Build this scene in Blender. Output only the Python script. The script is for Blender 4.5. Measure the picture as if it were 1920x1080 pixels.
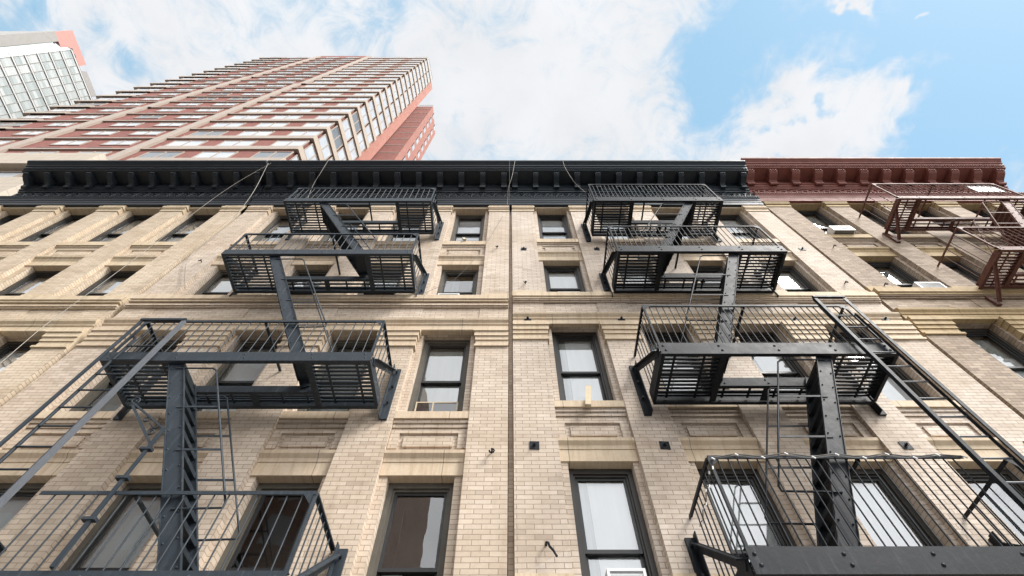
import bpy, math, random
from math import radians, sin, cos, tan, pi, sqrt, hypot, atan2
from mathutils import Vector, Matrix
random.seed(7)
S = bpy.context.scene
for o in list(bpy.data.objects): bpy.data.objects.remove(o)
H = 1.6                      # eye height; every z below is measured from the eye
# ------------------------------------------------------------------ camera
PITCH = 59.8
cam = bpy.data.cameras.new("camera"); co = bpy.data.objects.new("camera", cam)
S.collection.objects.link(co); S.camera = co
co.location = (0, 0, H); co.rotation_euler = (radians(90 + PITCH), 0, 0)
cam.sensor_width = 36; cam.lens = 930 / 1920 * 36; cam.shift_x = 3 / 1920
cam.clip_start = 0.05; cam.clip_end = 3000
# ------------------------------------------------------------------ exposure
S.view_settings.view_transform = 'Standard'; S.view_settings.look = 'None'
S.view_settings.exposure = 2.0; S.view_settings.gamma = 1
S.render.engine = 'CYCLES'
S.cycles.max_bounces = 8; S.cycles.transparent_max_bounces = 16
S.cycles.sample_clamp_indirect = 6
# ------------------------------------------------------------------ sun
SUN_EL, SUN_AZ = 47, 58      # azimuth measured from -Y towards +X
d2s = Vector((sin(radians(SUN_AZ)) * cos(radians(SUN_EL)), -cos(radians(SUN_AZ)) * cos(radians(SUN_EL)), sin(radians(SUN_EL))))
sl = bpy.data.lights.new("sun", 'SUN'); so = bpy.data.objects.new("sun", sl)
S.collection.objects.link(so); so.location = (20, -30, 60)
so.rotation_euler = (-d2s).to_track_quat('-Z', 'Y').to_euler()
sl.energy = 1.5; sl.angle = radians(20); sl.color = (1, .965, .92)
# ------------------------------------------------------------------ world: Nishita sky with procedural clouds by direction
W = bpy.data.worlds.new("World"); S.world = W; W.use_nodes = True
nt = W.node_tree; nt.nodes.clear()
def N(t, **k):
    n = nt.nodes.new(t)
    for a, b in k.items(): setattr(n, a, b)
    return n
def L(a, b): nt.links.new(a, b)
def val(sock, v):
    if isinstance(v, (int, float, tuple)): sock.default_value = v
    else: L(v, sock)
def M(op, a, b=0.0, c=0.0, clamp=False):
    n = N('ShaderNodeMath', operation=op, use_clamp=clamp)
    val(n.inputs[0], a); val(n.inputs[1], b); val(n.inputs[2], c)
    return n.outputs[0]
def sstep(v, a, b, lo=0.0, hi=1.0):
    n = N('ShaderNodeMapRange', interpolation_type='SMOOTHSTEP')
    val(n.inputs[0], v); n.inputs[1].default_value = a; n.inputs[2].default_value = b
    n.inputs[3].default_value = lo; n.inputs[4].default_value = hi
    return n.outputs[0]
tc = N('ShaderNodeTexCoord'); sep = N('ShaderNodeSeparateXYZ'); L(tc.outputs['Generated'], sep.inputs[0])
zc = M('MAXIMUM', sep.outputs[2], 0.12)
qx = M('DIVIDE', sep.outputs[0], zc); qy = M('DIVIDE', sep.outputs[1], zc)
cmb = N('ShaderNodeCombineXYZ'); L(qx, cmb.inputs[0]); L(qy, cmb.inputs[1]); cmb.inputs[2].default_value = 3.7
def noise(scale, detail, rough, dist, off=0.0):
    mp = N('ShaderNodeMapping'); L(cmb.outputs[0], mp.inputs[0]); mp.inputs[1].default_value = (off, off * .7, 0)
    n = N('ShaderNodeTexNoise'); L(mp.outputs[0], n.inputs['Vector'])
    n.inputs['Scale'].default_value = scale; n.inputs['Detail'].default_value = detail
    n.inputs['Roughness'].default_value = rough; n.inputs['Distortion'].default_value = dist
    return n.outputs[0]
wx = M('MULTIPLY_ADD', M('SUBTRACT', noise(7.0, 4, .6, .0, 2.2), .5), .26, qx); wy = M('MULTIPLY_ADD', M('SUBTRACT', noise(7.0, 4, .6, .0, 6.7), .5), .26, qy)
def blob(cx, cy, rx, ry, amp):
    a = M('DIVIDE', M('SUBTRACT', wx, cx), rx); b = M('DIVIDE', M('SUBTRACT', wy, cy), ry)
    r = M('SQRT', M('ADD', M('MULTIPLY', a, a), M('MULTIPLY', b, b)))
    return sstep(r, 0.0, 1.0, amp, 0.0)
big = noise(3.0, 10, .64, .6, 1.3); fine = noise(12.5, 10, .66, 1.1, 4.1)
bias = None
for b in [(.62, .10, .42, .42, -.36), (.95, .12, .34, .5, -.42), (.42, .02, .12, .10, -.12), (.66, .17, .30, .17, .44), (.53, .193, .06, .05, -.26), (.617, .174, .04, .03, -.24), (.73, .122, .06, .035, -.24), (.58, .222, .05, .03, -.24), (.79, .2, .05, .04, -.2), (.47, .13, .05, .06, -.1), (.54, .24, .24, .1, .26), (.52, .16, .16, .1, .08), (.385, .10, .10, .2, -.3), (.9, .2, .14, .3, -.3),
          (.60, -.005, .085, .022, .36), (.738, .02, .03, .014, .42),
          (-.86, .03, .15, .05, -.14), (-.72, .085, .14, .06, -.12), (-.42, .04, .22, .05, -.04), (-.55, .03, .4, .12, .12), (-.28, .10, .14, .05, -.06),
          (.02, .15, .44, .26, .15), (-.5, .17, .35, .14, .2), (.35, .2, .3, .2, .08)]:
    v = blob(*b); bias = v if bias is None else M('ADD', bias, v)
dens = M('ADD', M('ADD', M('MULTIPLY', big, .62), M('MULTIPLY', fine, .62)), bias)
behind = sstep(qy, -.05, -.9, 0.0, .22)
dens = M('ADD', dens, behind)
cover = M('ADD', M('MULTIPLY', sstep(dens, .34, .66), .5), M('MULTIPLY', sstep(dens, .50, .74), .5))
sky = N('ShaderNodeTexSky', sky_type='NISHITA'); sky.sun_disc = False
sky.sun_elevation = radians(SUN_EL); sky.sun_rotation = radians(180 - SUN_AZ)
tint = N('ShaderNodeMix', data_type='RGBA', blend_type='MIX'); tint.inputs[0].default_value = .86
L(sky.outputs[0], tint.inputs[6]); tint.inputs[7].default_value = (.86, 1.52, 2.02, 1)
shade = sstep(noise(5.0, 6, .55, .3, 9.0), .3, .7, .92, 1.0)
glow = sstep(qy, .1, -1.3, 1.0, 3.1)                       # the sky on the sun's side, behind the camera, is brighter
cl = N('ShaderNodeMix', data_type='RGBA', blend_type='MULTIPLY'); cl.inputs[0].default_value = 1
cl.inputs[6].default_value = (2.27, 2.31, 2.38, 1)
g3 = N('ShaderNodeCombineXYZ'); sg = M('MULTIPLY', shade, glow)
for i in range(3): L(sg, g3.inputs[i])
L(g3.outputs[0], cl.inputs[7])
mix = N('ShaderNodeMix', data_type='RGBA'); L(cover, mix.inputs[0]); L(tint.outputs[2], mix.inputs[6]); L(cl.outputs[2], mix.inputs[7])
bg = N('ShaderNodeBackground'); bg.inputs[1].default_value = .1; L(mix.outputs[2], bg.inputs[0])
out = N('ShaderNodeOutputWorld'); L(bg.outputs[0], out.inputs[0])

# ================================================================== materials
def mat(name):
    m = bpy.data.materials.new(name); m.use_nodes = True
    return m, m.node_tree, m.node_tree.nodes['Principled BSDF']
def nd(t, ty, **k):
    n = t.nodes.new(ty)
    for a, b in k.items():
        if a in n.inputs: n.inputs[a].default_value = b
        else: setattr(n, a, b)
    return n
def ramp(t, src, stops):
    r = t.nodes.new('ShaderNodeValToRGB'); t.links.new(src, r.inputs[0])
    e = r.color_ramp.elements
    while len(e) < len(stops): e.new(.5)
    for i, (p, c) in enumerate(stops): e[i].position = p; e[i].color = (*c, 1)
    return r.outputs[0]
def mixc(t, f, a, b, mode='MIX'):
    n = t.nodes.new('ShaderNodeMix'); n.data_type = 'RGBA'; n.blend_type = mode
    for s, v in ((n.inputs[0], f), (n.inputs[6], a), (n.inputs[7], b)):
        if isinstance(v, (int, float)): s.default_value = v
        elif isinstance(v, tuple): s.default_value = (*v, 1) if len(v) == 3 else v
        else: t.links.new(v, s)
    return n.outputs[2]
def brick(name, c1, c2, mortar, bw=.205, rh=.066, ms=.0045, dirt=(.64, .58, .50), dirtamt=.6):
    m, t, p = mat(name); uv = nd(t, 'ShaderNodeUVMap')
    b = nd(t, 'ShaderNodeTexBrick'); b.offset = .5; b.inputs['Scale'].default_value = 1
    b.inputs['Brick Width'].default_value = bw; b.inputs['Row Height'].default_value = rh
    b.inputs['Mortar Size'].default_value = ms; b.inputs['Mortar Smooth'].default_value = .15
    b.inputs['Color1'].default_value = (0, 0, 0, 1); b.inputs['Color2'].default_value = (1, 1, 1, 1); b.inputs['Mortar'].default_value = (.5, .5, .5, 1)
    wob = nd(t, 'ShaderNodeTexNoise', Scale=3.0, Detail=2.0); t.links.new(uv.outputs[0], wob.inputs['Vector'])
    va = nd(t, 'ShaderNodeVectorMath', operation='SCALE'); va.inputs['Scale'].default_value = .008
    t.links.new(wob.outputs['Color'], va.inputs[0])
    vb = nd(t, 'ShaderNodeVectorMath', operation='ADD'); t.links.new(uv.outputs[0], vb.inputs[0]); t.links.new(va.outputs[0], vb.inputs[1])
    t.links.new(vb.outputs[0], b.inputs['Vector'])
    mid = tuple((x + y) / 2 for x, y in zip(c1, c2)); lite = tuple(min(1, x * 1.07) for x in c1); dk = tuple(x * .84 for x in c2)
    col = ramp(t, b.outputs['Color'], [(0, dk), (.12, c2), (.45, mid), (.75, c1), (1, lite)])
    n1 = nd(t, 'ShaderNodeTexNoise', Scale=.75, Detail=8.0, Roughness=.68); t.links.new(uv.outputs[0], n1.inputs['Vector'])
    n2 = nd(t, 'ShaderNodeTexNoise', Scale=17.0, Detail=5.0, Roughness=.7); t.links.new(uv.outputs[0], n2.inputs['Vector'])
    mp = nd(t, 'ShaderNodeMapping'); mp.inputs['Scale'].default_value = (3.2, .35, 1); t.links.new(uv.outputs[0], mp.inputs[0])
    n3 = nd(t, 'ShaderNodeTexNoise', Scale=1.6, Detail=6.0, Roughness=.65); t.links.new(mp.outputs[0], n3.inputs['Vector'])
    col = mixc(t, ramp(t, n1.outputs[0], [(.44, (0, 0, 0)), (.72, (dirtamt,) * 3)]), col, mixc(t, 1.0, col, dirt, 'MULTIPLY'))
    col = mixc(t, ramp(t, n3.outputs[0], [(.5, (0, 0, 0)), (.8, (dirtamt * .9,) * 3)]), col, mixc(t, 1.0, col, dirt, 'MULTIPLY'))
    col = mixc(t, ramp(t, n2.outputs[0], [(.38, (0, 0, 0)), (.75, (.3, .3, .3))]), col, mixc(t, 1.0, col, (.72, .68, .62), 'MULTIPLY'))
    vo = nd(t, 'ShaderNodeTexVoronoi', Scale=.55); t.links.new(vb.outputs[0], vo.inputs['Vector'])
    sv = nd(t, 'ShaderNodeSeparateColor'); t.links.new(vo.outputs['Color'], sv.inputs[0])
    col = mixc(t, ramp(t, sv.outputs[0], [(.2, (0, 0, 0)), (.9, (.7,) * 3)]), col, mixc(t, 1.0, col, (.86, .82, .76), 'MULTIPLY'))
    col = mixc(t, b.outputs['Fac'], col, mortar)
    t.links.new(col, p.inputs['Base Color']); p.inputs['Roughness'].default_value = .85
    h = nd(t, 'ShaderNodeMath', operation='MULTIPLY_ADD'); t.links.new(b.outputs['Fac'], h.inputs[0]); h.inputs[1].default_value = -1; t.links.new(n2.outputs[0], h.inputs[2])
    bp = nd(t, 'ShaderNodeBump', Strength=.55, Distance=.006); t.links.new(h.outputs[0], bp.inputs['Height']); t.links.new(bp.outputs[0], p.inputs['Normal'])
    return m
def stone(name, c1, c2, streak=(.62, .52, .42), amt=.72, joint=None):
    m, t, p = mat(name); uv = nd(t, 'ShaderNodeUVMap')
    n1 = nd(t, 'ShaderNodeTexNoise', Scale=1.3, Detail=8.0, Roughness=.65); t.links.new(uv.outputs[0], n1.inputs['Vector'])
    mp = nd(t, 'ShaderNodeMapping'); mp.inputs['Scale'].default_value = (9, .8, 1); t.links.new(uv.outputs[0], mp.inputs[0])
    n2 = nd(t, 'ShaderNodeTexNoise', Scale=1.4, Detail=7.0, Roughness=.7); t.links.new(mp.outputs[0], n2.inputs['Vector'])
    n3 = nd(t, 'ShaderNodeTexNoise', Scale=26.0, Detail=5.0, Roughness=.7); t.links.new(uv.outputs[0], n3.inputs['Vector'])
    col = ramp(t, n1.outputs[0], [(.3, c1), (.7, c2)])
    col = mixc(t, ramp(t, n2.outputs[0], [(.46, (0, 0, 0)), (.75, (amt,) * 3)]), col, mixc(t, 1.0, col, streak, 'MULTIPLY'))
    col = mixc(t, ramp(t, n3.outputs[0], [(.4, (0, 0, 0)), (.75, (.35,) * 3)]), col, mixc(t, 1.0, col, (.7, .66, .6), 'MULTIPLY'))
    if joint:
        b = nd(t, 'ShaderNodeTexBrick'); b.offset = .5; b.inputs['Brick Width'].default_value = joint[0]; b.inputs['Row Height'].default_value = joint[1]
        b.inputs['Mortar Size'].default_value = joint[2]; t.links.new(uv.outputs[0], b.inputs['Vector']); b.inputs['Scale'].default_value = 1
        col = mixc(t, b.outputs['Fac'], col, tuple(x * .4 for x in c1))
    t.links.new(col, p.inputs['Base Color']); p.inputs['Roughness'].default_value = .8
    bp = nd(t, 'ShaderNodeBump', Strength=.3, Distance=.006); t.links.new(n3.outputs[0], bp.inputs['Height']); t.links.new(bp.outputs[0], p.inputs['Normal'])
    return m
def paint(name, c, rough=.4, c2=None, amt=.5, sc=5.0, metal=0.0, spec=.5, rust=False):
    m, t, p = mat(name); g = nd(t, 'ShaderNodeNewGeometry')
    n = nd(t, 'ShaderNodeTexNoise', Scale=sc, Detail=8.0, Roughness=.7); t.links.new(g.outputs['Position'], n.inputs['Vector'])
    c2 = c2 or tuple(x * .6 for x in c)
    col = mixc(t, ramp(t, n.outputs[0], [(.42, (0, 0, 0)), (.72, (amt,) * 3)]), c, c2)
    if rust:
        mp = nd(t, 'ShaderNodeMapping'); mp.inputs['Scale'].default_value = (16, 16, 1.5); t.links.new(g.outputs['Position'], mp.inputs[0])
        n2 = nd(t, 'ShaderNodeTexNoise', Scale=1.5, Detail=6.0, Roughness=.7); t.links.new(mp.outputs[0], n2.inputs['Vector'])
        col = mixc(t, ramp(t, n2.outputs[0], [(.54, (0, 0, 0)), (.72, (.5,) * 3)]), col, tuple(x * 2.2 + .05 for x in c))
        n3 = nd(t, 'ShaderNodeTexNoise', Scale=23.0, Detail=6.0, Roughness=.75); t.links.new(g.outputs['Position'], n3.inputs['Vector'])
        col = mixc(t, ramp(t, n3.outputs[0], [(.62, (0, 0, 0)), (.72, (.7,) * 3)]), col, (.10, .045, .025))
    t.links.new(col, p.inputs['Base Color']); p.inputs['Metallic'].default_value = metal; p.inputs['Specular IOR Level'].default_value = spec
    r = nd(t, 'ShaderNodeMapRange'); t.links.new(n.outputs[0], r.inputs[0]); r.inputs[3].default_value = rough - .1; r.inputs[4].default_value = rough + .2
    t.links.new(r.outputs[0], p.inputs['Roughness'])
    bp = nd(t, 'ShaderNodeBump', Strength=.25, Distance=.012); t.links.new(n.outputs[0], bp.inputs['Height']); t.links.new(bp.outputs[0], p.inputs['Normal'])
    return m
def glass(name, base=.16, tintc=(.86, .9, .9)):
    m = bpy.data.materials.new(name); m.use_nodes = True; t = m.node_tree; t.nodes.clear()
    o = t.nodes.new('ShaderNodeOutputMaterial'); mx = t.nodes.new('ShaderNodeMixShader')
    tr = t.nodes.new('ShaderNodeBsdfTransparent'); tr.inputs[0].default_value = (*tintc, 1)
    gl = t.nodes.new('ShaderNodeBsdfGlossy'); gl.inputs['Roughness'].default_value = .012
    n = t.nodes.new('ShaderNodeTexNoise'); n.inputs['Scale'].default_value = 1.1; g = t.nodes.new('ShaderNodeNewGeometry'); t.links.new(g.outputs['Position'], n.inputs['Vector'])
    bp = t.nodes.new('ShaderNodeBump'); bp.inputs['Strength'].default_value = .12; bp.inputs['Distance'].default_value = .03
    t.links.new(n.outputs[0], bp.inputs['Height']); t.links.new(bp.outputs[0], gl.inputs['Normal'])
    fr = t.nodes.new('ShaderNodeFresnel'); fr.inputs[0].default_value = 1.6
    a = t.nodes.new('ShaderNodeMath'); a.operation = 'MULTIPLY_ADD'; a.use_clamp = True
    t.links.new(fr.outputs[0], a.inputs[0]); a.inputs[1].default_value = 1.5; a.inputs[2].default_value = base
    t.links.new(a.outputs[0], mx.inputs[0]); t.links.new(tr.outputs[0], mx.inputs[1]); t.links.new(gl.outputs[0], mx.inputs[2])
    t.links.new(mx.outputs[0], o.inputs[0])
    return m
def cloth(name, c, vary=.25):
    m, t, p = mat(name); g = nd(t, 'ShaderNodeNewGeometry')
    mp = nd(t, 'ShaderNodeMapping'); mp.inputs['Scale'].default_value = (11, 1, .6); t.links.new(g.outputs['Position'], mp.inputs[0])
    n = nd(t, 'ShaderNodeTexNoise', Scale=1.2, Detail=4.0); t.links.new(mp.outputs[0], n.inputs['Vector'])
    t.links.new(ramp(t, n.outputs[0], [(.3, tuple(x * (1 - vary) for x in c)), (.7, c)]), p.inputs['Base Color']); p.inputs['Roughness'].default_value = .9
    return m
MORT = (.27, .21, .155)
B_A = brick('buff_brick_yellowish', (.605, .505, .385), (.555, .455, .34), MORT)
B_B = brick('buff_brick_warm', (.61, .52, .43), (.56, .465, .375), MORT)
B_C = brick('buff_brick_pale', (.625, .545, .465), (.575, .49, .41), MORT)
B_D = brick('buff_brick_weathered', (.44, .355, .275), (.335, .262, .195), (.15, .115, .085), dirtamt=.7)
ST_A = stone('limestone_left', (.60, .50, .36), (.53, .42, .28), joint=(1.35, 6, .006))
ST_B = stone('limestone_ochre', (.59, .485, .36), (.535, .42, .295), joint=(1.7, 6, .006))
ST_C = stone('limestone_pale', (.61, .51, .375), (.55, .435, .30), joint=(1.7, 6, .006))
ST_D = stone('limestone_weathered', (.50, .375, .20), (.38, .28, .155), amt=.8, joint=(1.5, 6, .006))
CORN_K = paint('cornice_black_paint', (.016, .021, .028), .45, (.034, .04, .047), .6, 4.5, spec=.42)
CORN_T = paint('cornice_blueblack_paint', (.011, .020, .029), .42, (.03, .04, .047), .55, 4.5, spec=.45)
CORN_R = paint('cornice_red_paint', (.25, .088, .066), .6, (.15, .058, .045), .7, 4.0)
IRON_B = paint('iron_slate_paint', (.021, .030, .039), .5, (.036, .043, .05), .5, 9, spec=.34, rust=True)
IRON_C = paint('iron_black_paint', (.009, .012, .016), .5, (.02, .021, .024), .5, 7, spec=.16, rust=True)
IRON_D = paint('iron_rust_brown_paint', (.095, .038, .027), .6, (.17, .075, .05), .7, 8, spec=.25, rust=True)
GALV = paint('galvanised_steel', (.12, .13, .145), .45, (.08, .085, .095), .6, 10)
FR_K = paint('window_frame_dark', (.024, .021, .017), .5, (.04, .035, .03), .5, 6)
FR_O = paint('window_frame_olive', (.085, .075, .058), .6, (.05, .043, .032), .6, 5)
SASH_K = paint('sash_black', (.014, .014, .014), .4)
SASH_W = paint('sash_white', (.62, .62, .6), .5)
GL = glass('window_glass', .17, (.93, .95, .95)); GLD = glass('window_glass_dim', .06, (.8, .84, .82)); GLT = paint('tower_glass', (.44, .46, .48), .3, (.27, .29, .32), .85, .33)
GLK = paint('tower_glass_dark', (.12, .13, .14), .25, (.2, .21, .22), .6, .3)
BL_W = cloth('white_blind_or_reflection', (.80, .81, .80), .08); BL_G = cloth('grey_shade', (.50, .51, .47), .15); BL_D = cloth('dim_curtain', (.30, .33, .33), .4)
BL_N = cloth('net_curtain_or_reflection', (.52, .56, .55), .35)
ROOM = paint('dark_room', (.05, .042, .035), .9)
WOOD = paint('pale_wood', (.50, .42, .29), .7, (.38, .31, .2), .5, 12)
PLW = paint('white_plastic', (.74, .75, .74), .45, (.6, .6, .58), .5, 6)
GRILLE = paint('grey_grille', (.16, .17, .17), .5)
CABLE = paint('pale_cable', (.34, .31, .27), .7); CABLE_D = paint('dark_cable', (.11, .10, .09), .6)
ROOF = paint('roof_tar', (.05, .05, .05), .9)

# ================================================================== mesh builder
class MB:
    def __init__(s): s.v = []; s.f = []; s.m = []; s.sm = []
    def add(s, vs, fs, m=0, smooth=False):
        o = len(s.v); s.v += [tuple(v) for v in vs]
        for f in fs: s.f.append(tuple(o + i for i in f)); s.m.append(m); s.sm.append(smooth)
    def box(s, x0, x1, y0, y1, z0, z1, m=0):
        s.add([(x0, y0, z0), (x1, y0, z0), (x1, y1, z0), (x0, y1, z0), (x0, y0, z1), (x1, y0, z1), (x1, y1, z1), (x0, y1, z1)],
              [(0, 3, 2, 1), (4, 5, 6, 7), (0, 1, 5, 4), (1, 2, 6, 5), (2, 3, 7, 6), (3, 0, 4, 7)], m)
    def prism_x(s, prof, x0, x1, m=0):          # prof: (y, z) loop, extruded along X
        n = len(prof)
        vs = [(x0, y, z) for y, z in prof] + [(x1, y, z) for y, z in prof]
        fs = [(i, (i + 1) % n, n + (i + 1) % n, n + i) for i in range(n)] + [tuple(range(n - 1, -1, -1)), tuple(range(n, 2 * n))]
        s.add(vs, fs, m)
    def prism_z(s, poly, z0, z1, m=0):
        n = len(poly)
        vs = [(x, y, z0) for x, y in poly] + [(x, y, z1) for x, y in poly]
        fs = [(i, (i + 1) % n, n + (i + 1) % n, n + i) for i in range(n)] + [tuple(range(n - 1, -1, -1)), tuple(range(n, 2 * n))]
        s.add(vs, fs, m)
    def bar(s, p0, p1, w, h, side=(0, 1, 0), m=0):   # box along p0->p1; w measured along `side`
        p0 = Vector(p0); p1 = Vector(p1); d = (p1 - p0).normalized(); a = Vector(side); a = (a - d * a.dot(d)).normalized(); b = d.cross(a)
        a *= w / 2; b *= h / 2
        vs = [p + a * i + b * j for p in (p0, p1) for i, j in ((-1, -1), (1, -1), (1, 1), (-1, 1))]
        s.add(vs, [(0, 1, 2, 3), (7, 6, 5, 4), (0, 4, 5, 1), (1, 5, 6, 2), (2, 6, 7, 3), (3, 7, 4, 0)], m)
    def tube(s, pts, r, n=6, m=0, smooth=True):
        pts = [Vector(p) for p in pts]; rings = []
        up = Vector((0, 0, 1))
        for i, p in enumerate(pts):
            d = ((pts[min(i + 1, len(pts) - 1)] - p).normalized() + (p - pts[max(i - 1, 0)]).normalized()).normalized()
            if d.length < .1: d = (pts[min(i + 1, len(pts) - 1)] - pts[max(i - 1, 0)]).normalized()
            a = d.cross(up if abs(d.z) < .95 else Vector((0, 1, 0))).normalized(); b = d.cross(a)
            rings.append([p + (a * cos(2 * pi * k / n) + b * sin(2 * pi * k / n)) * r for k in range(n)])
        vs = [v for R in rings for v in R]; fs = []
        for i in range(len(pts) - 1):
            for k in range(n): fs.append((i * n + k, i * n + (k + 1) % n, (i + 1) * n + (k + 1) % n, (i + 1) * n + k))
        s.add(vs, fs, m, smooth)
        s.add(rings[0], [tuple(range(n))], m); s.add(rings[-1], [tuple(range(n - 1, -1, -1))], m)
    def dome(s, c, r, ax=(0, -1, 0), m=0, sq=.6):
        c = Vector(c); a = Vector(ax).normalized(); u = a.orthogonal().normalized(); w = a.cross(u); vs = []; fs = []
        for j, (rr, hh) in enumerate(((1, 0), (.75, .66), (0.05, 1))):
            for k in range(8): vs.append(c + (u * cos(k * pi / 4) + w * sin(k * pi / 4)) * r * rr + a * r * hh * sq)
        for j in range(2):
            for k in range(8): fs.append((j * 8 + k, j * 8 + (k + 1) % 8, j * 8 + 8 + (k + 1) % 8, j * 8 + 8 + k))
        fs.append(tuple(range(16, 24))); s.add(vs, fs, m, True)
    def sphere(s, c, r, m=0, seg=20, rings=12, cut=None):
        vs = []; fs = []
        for j in range(rings + 1):
            a = pi * j / rings
            for k in range(seg): vs.append((c[0] + r * sin(a) * cos(2 * pi * k / seg), c[1] + r * sin(a) * sin(2 * pi * k / seg), c[2] + r * cos(a)))
        for j in range(rings - (cut or 0)):
            for k in range(seg): fs.append((j * seg + k, j * seg + (k + 1) % seg, (j + 1) * seg + (k + 1) % seg, (j + 1) * seg + k))
        s.add(vs, fs, m, True)
    def build(s, name, mats, parent=None, label=None):
        if not isinstance(mats, (list, tuple)): mats = [mats]
        me = bpy.data.meshes.new(name)
        if parent is not None: org = Vector(parent['org'])
        else:
            xs, ys, zs = zip(*s.v); org = Vector(((min(xs) + max(xs)) / 2, (min(ys) + max(ys)) / 2, min(zs)))
        me.from_pydata([tuple(Vector(v) - org) for v in s.v], [], s.f)
        for q in mats: me.materials.append(q)
        me.polygons.foreach_set('material_index', s.m); me.polygons.foreach_set('use_smooth', s.sm)
        uv = me.uv_layers.new(name='UVMap'); data = [0.0] * (2 * len(me.loops)); me.update()
        for pl in me.polygons:
            n = pl.normal; ax = max(range(3), key=lambda i: abs(n[i]))
            for li in pl.loop_indices:
                w = me.vertices[me.loops[li].vertex_index].co + org
                a, b = ((w.y, w.z), (w.x, w.z), (w.x, w.y))[ax]
                data[2 * li] = a + 40; data[2 * li + 1] = b + 40
        uv.data.foreach_set('uv', data)
        o = bpy.data.objects.new(name, me); S.collection.objects.link(o)
        o['org'] = tuple(org)
        if parent is not None: o.parent = parent
        else: o.location = org + Vector((0, 0, H))
        if label: o['label'] = label
        return o
def tag(o, label, cat, group=None):
    o['label'] = label; o['category'] = cat
    if group: o['group'] = group
    return o
def thing(name, org, label, cat, group=None):
    o = bpy.data.objects.new(name, None); S.collection.objects.link(o); o.empty_display_size = .2
    o['org'] = tuple(org); o.location = Vector(org) + Vector((0, 0, H))
    return tag(o, label, cat, group)
def struct(o): o['kind'] = 'structure'; return o

# ================================================================== ground
g = MB(); g.box(-400, 400, -400, 400, -1.80, -1.75)
struct(g.build('ground', paint('asphalt', (.06, .06, .062), .9, (.04, .04, .04), .5, 2)))
g = MB(); g.box(-60, 60, .9, 5.42, -1.745, -1.6)
struct(g.build('pavement', stone('concrete_pavement', (.33, .32, .30), (.26, .25, .24), joint=(1.5, 1.5, .012))))

# ================================================================== the four brick buildings
YP, YW, YL = 5.30, 5.40, 5.375          # pier face, wall face, lintel face
LV_C = dict(o1=4.60, mb=4.80, mt=4.98, pb=5.03, pt=5.33, s2b=5.565, s2=5.70, o2=7.80, nk=7.24, cp=7.42, st=7.75, b2b=7.90, b2=8.07, fr=8.13, frt=8.50,
            bb=8.575, bt=8.78, o3=10.55, m3b=10.77, m3=10.96, p3b=11.02, p3t=11.36, s4b=11.44, s4=11.74, o4=13.82, c4=13.50, top=13.93, base=3.08, s1=2.45)
def shift(lv, d, **k):
    r = {a: b + d for a, b in lv.items()}; r.update(k); return r
LV_B = shift(LV_C, -.2, o2=7.54, o1=4.37, mb=4.58, mt=4.76, s2=5.47, s2b=5.33, o3=10.33, m3=10.74, m3b=10.55, s4=11.6, s4b=11.3, o4=13.78, c4=13.48, top=13.93, bt=8.66, bb=8.46)
LV_A = shift(LV_B, -.04, o4=13.80, c4=13.5, top=13.93)
LV_D = shift(LV_C, .16, o2=7.92, o3=10.78, m3=11.18, m3b=11.0, s4=12.02, s4b=11.72, o4=14.16, c4=13.86, top=14.25, bt=8.96, bb=8.74)
WINW = .875
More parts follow.
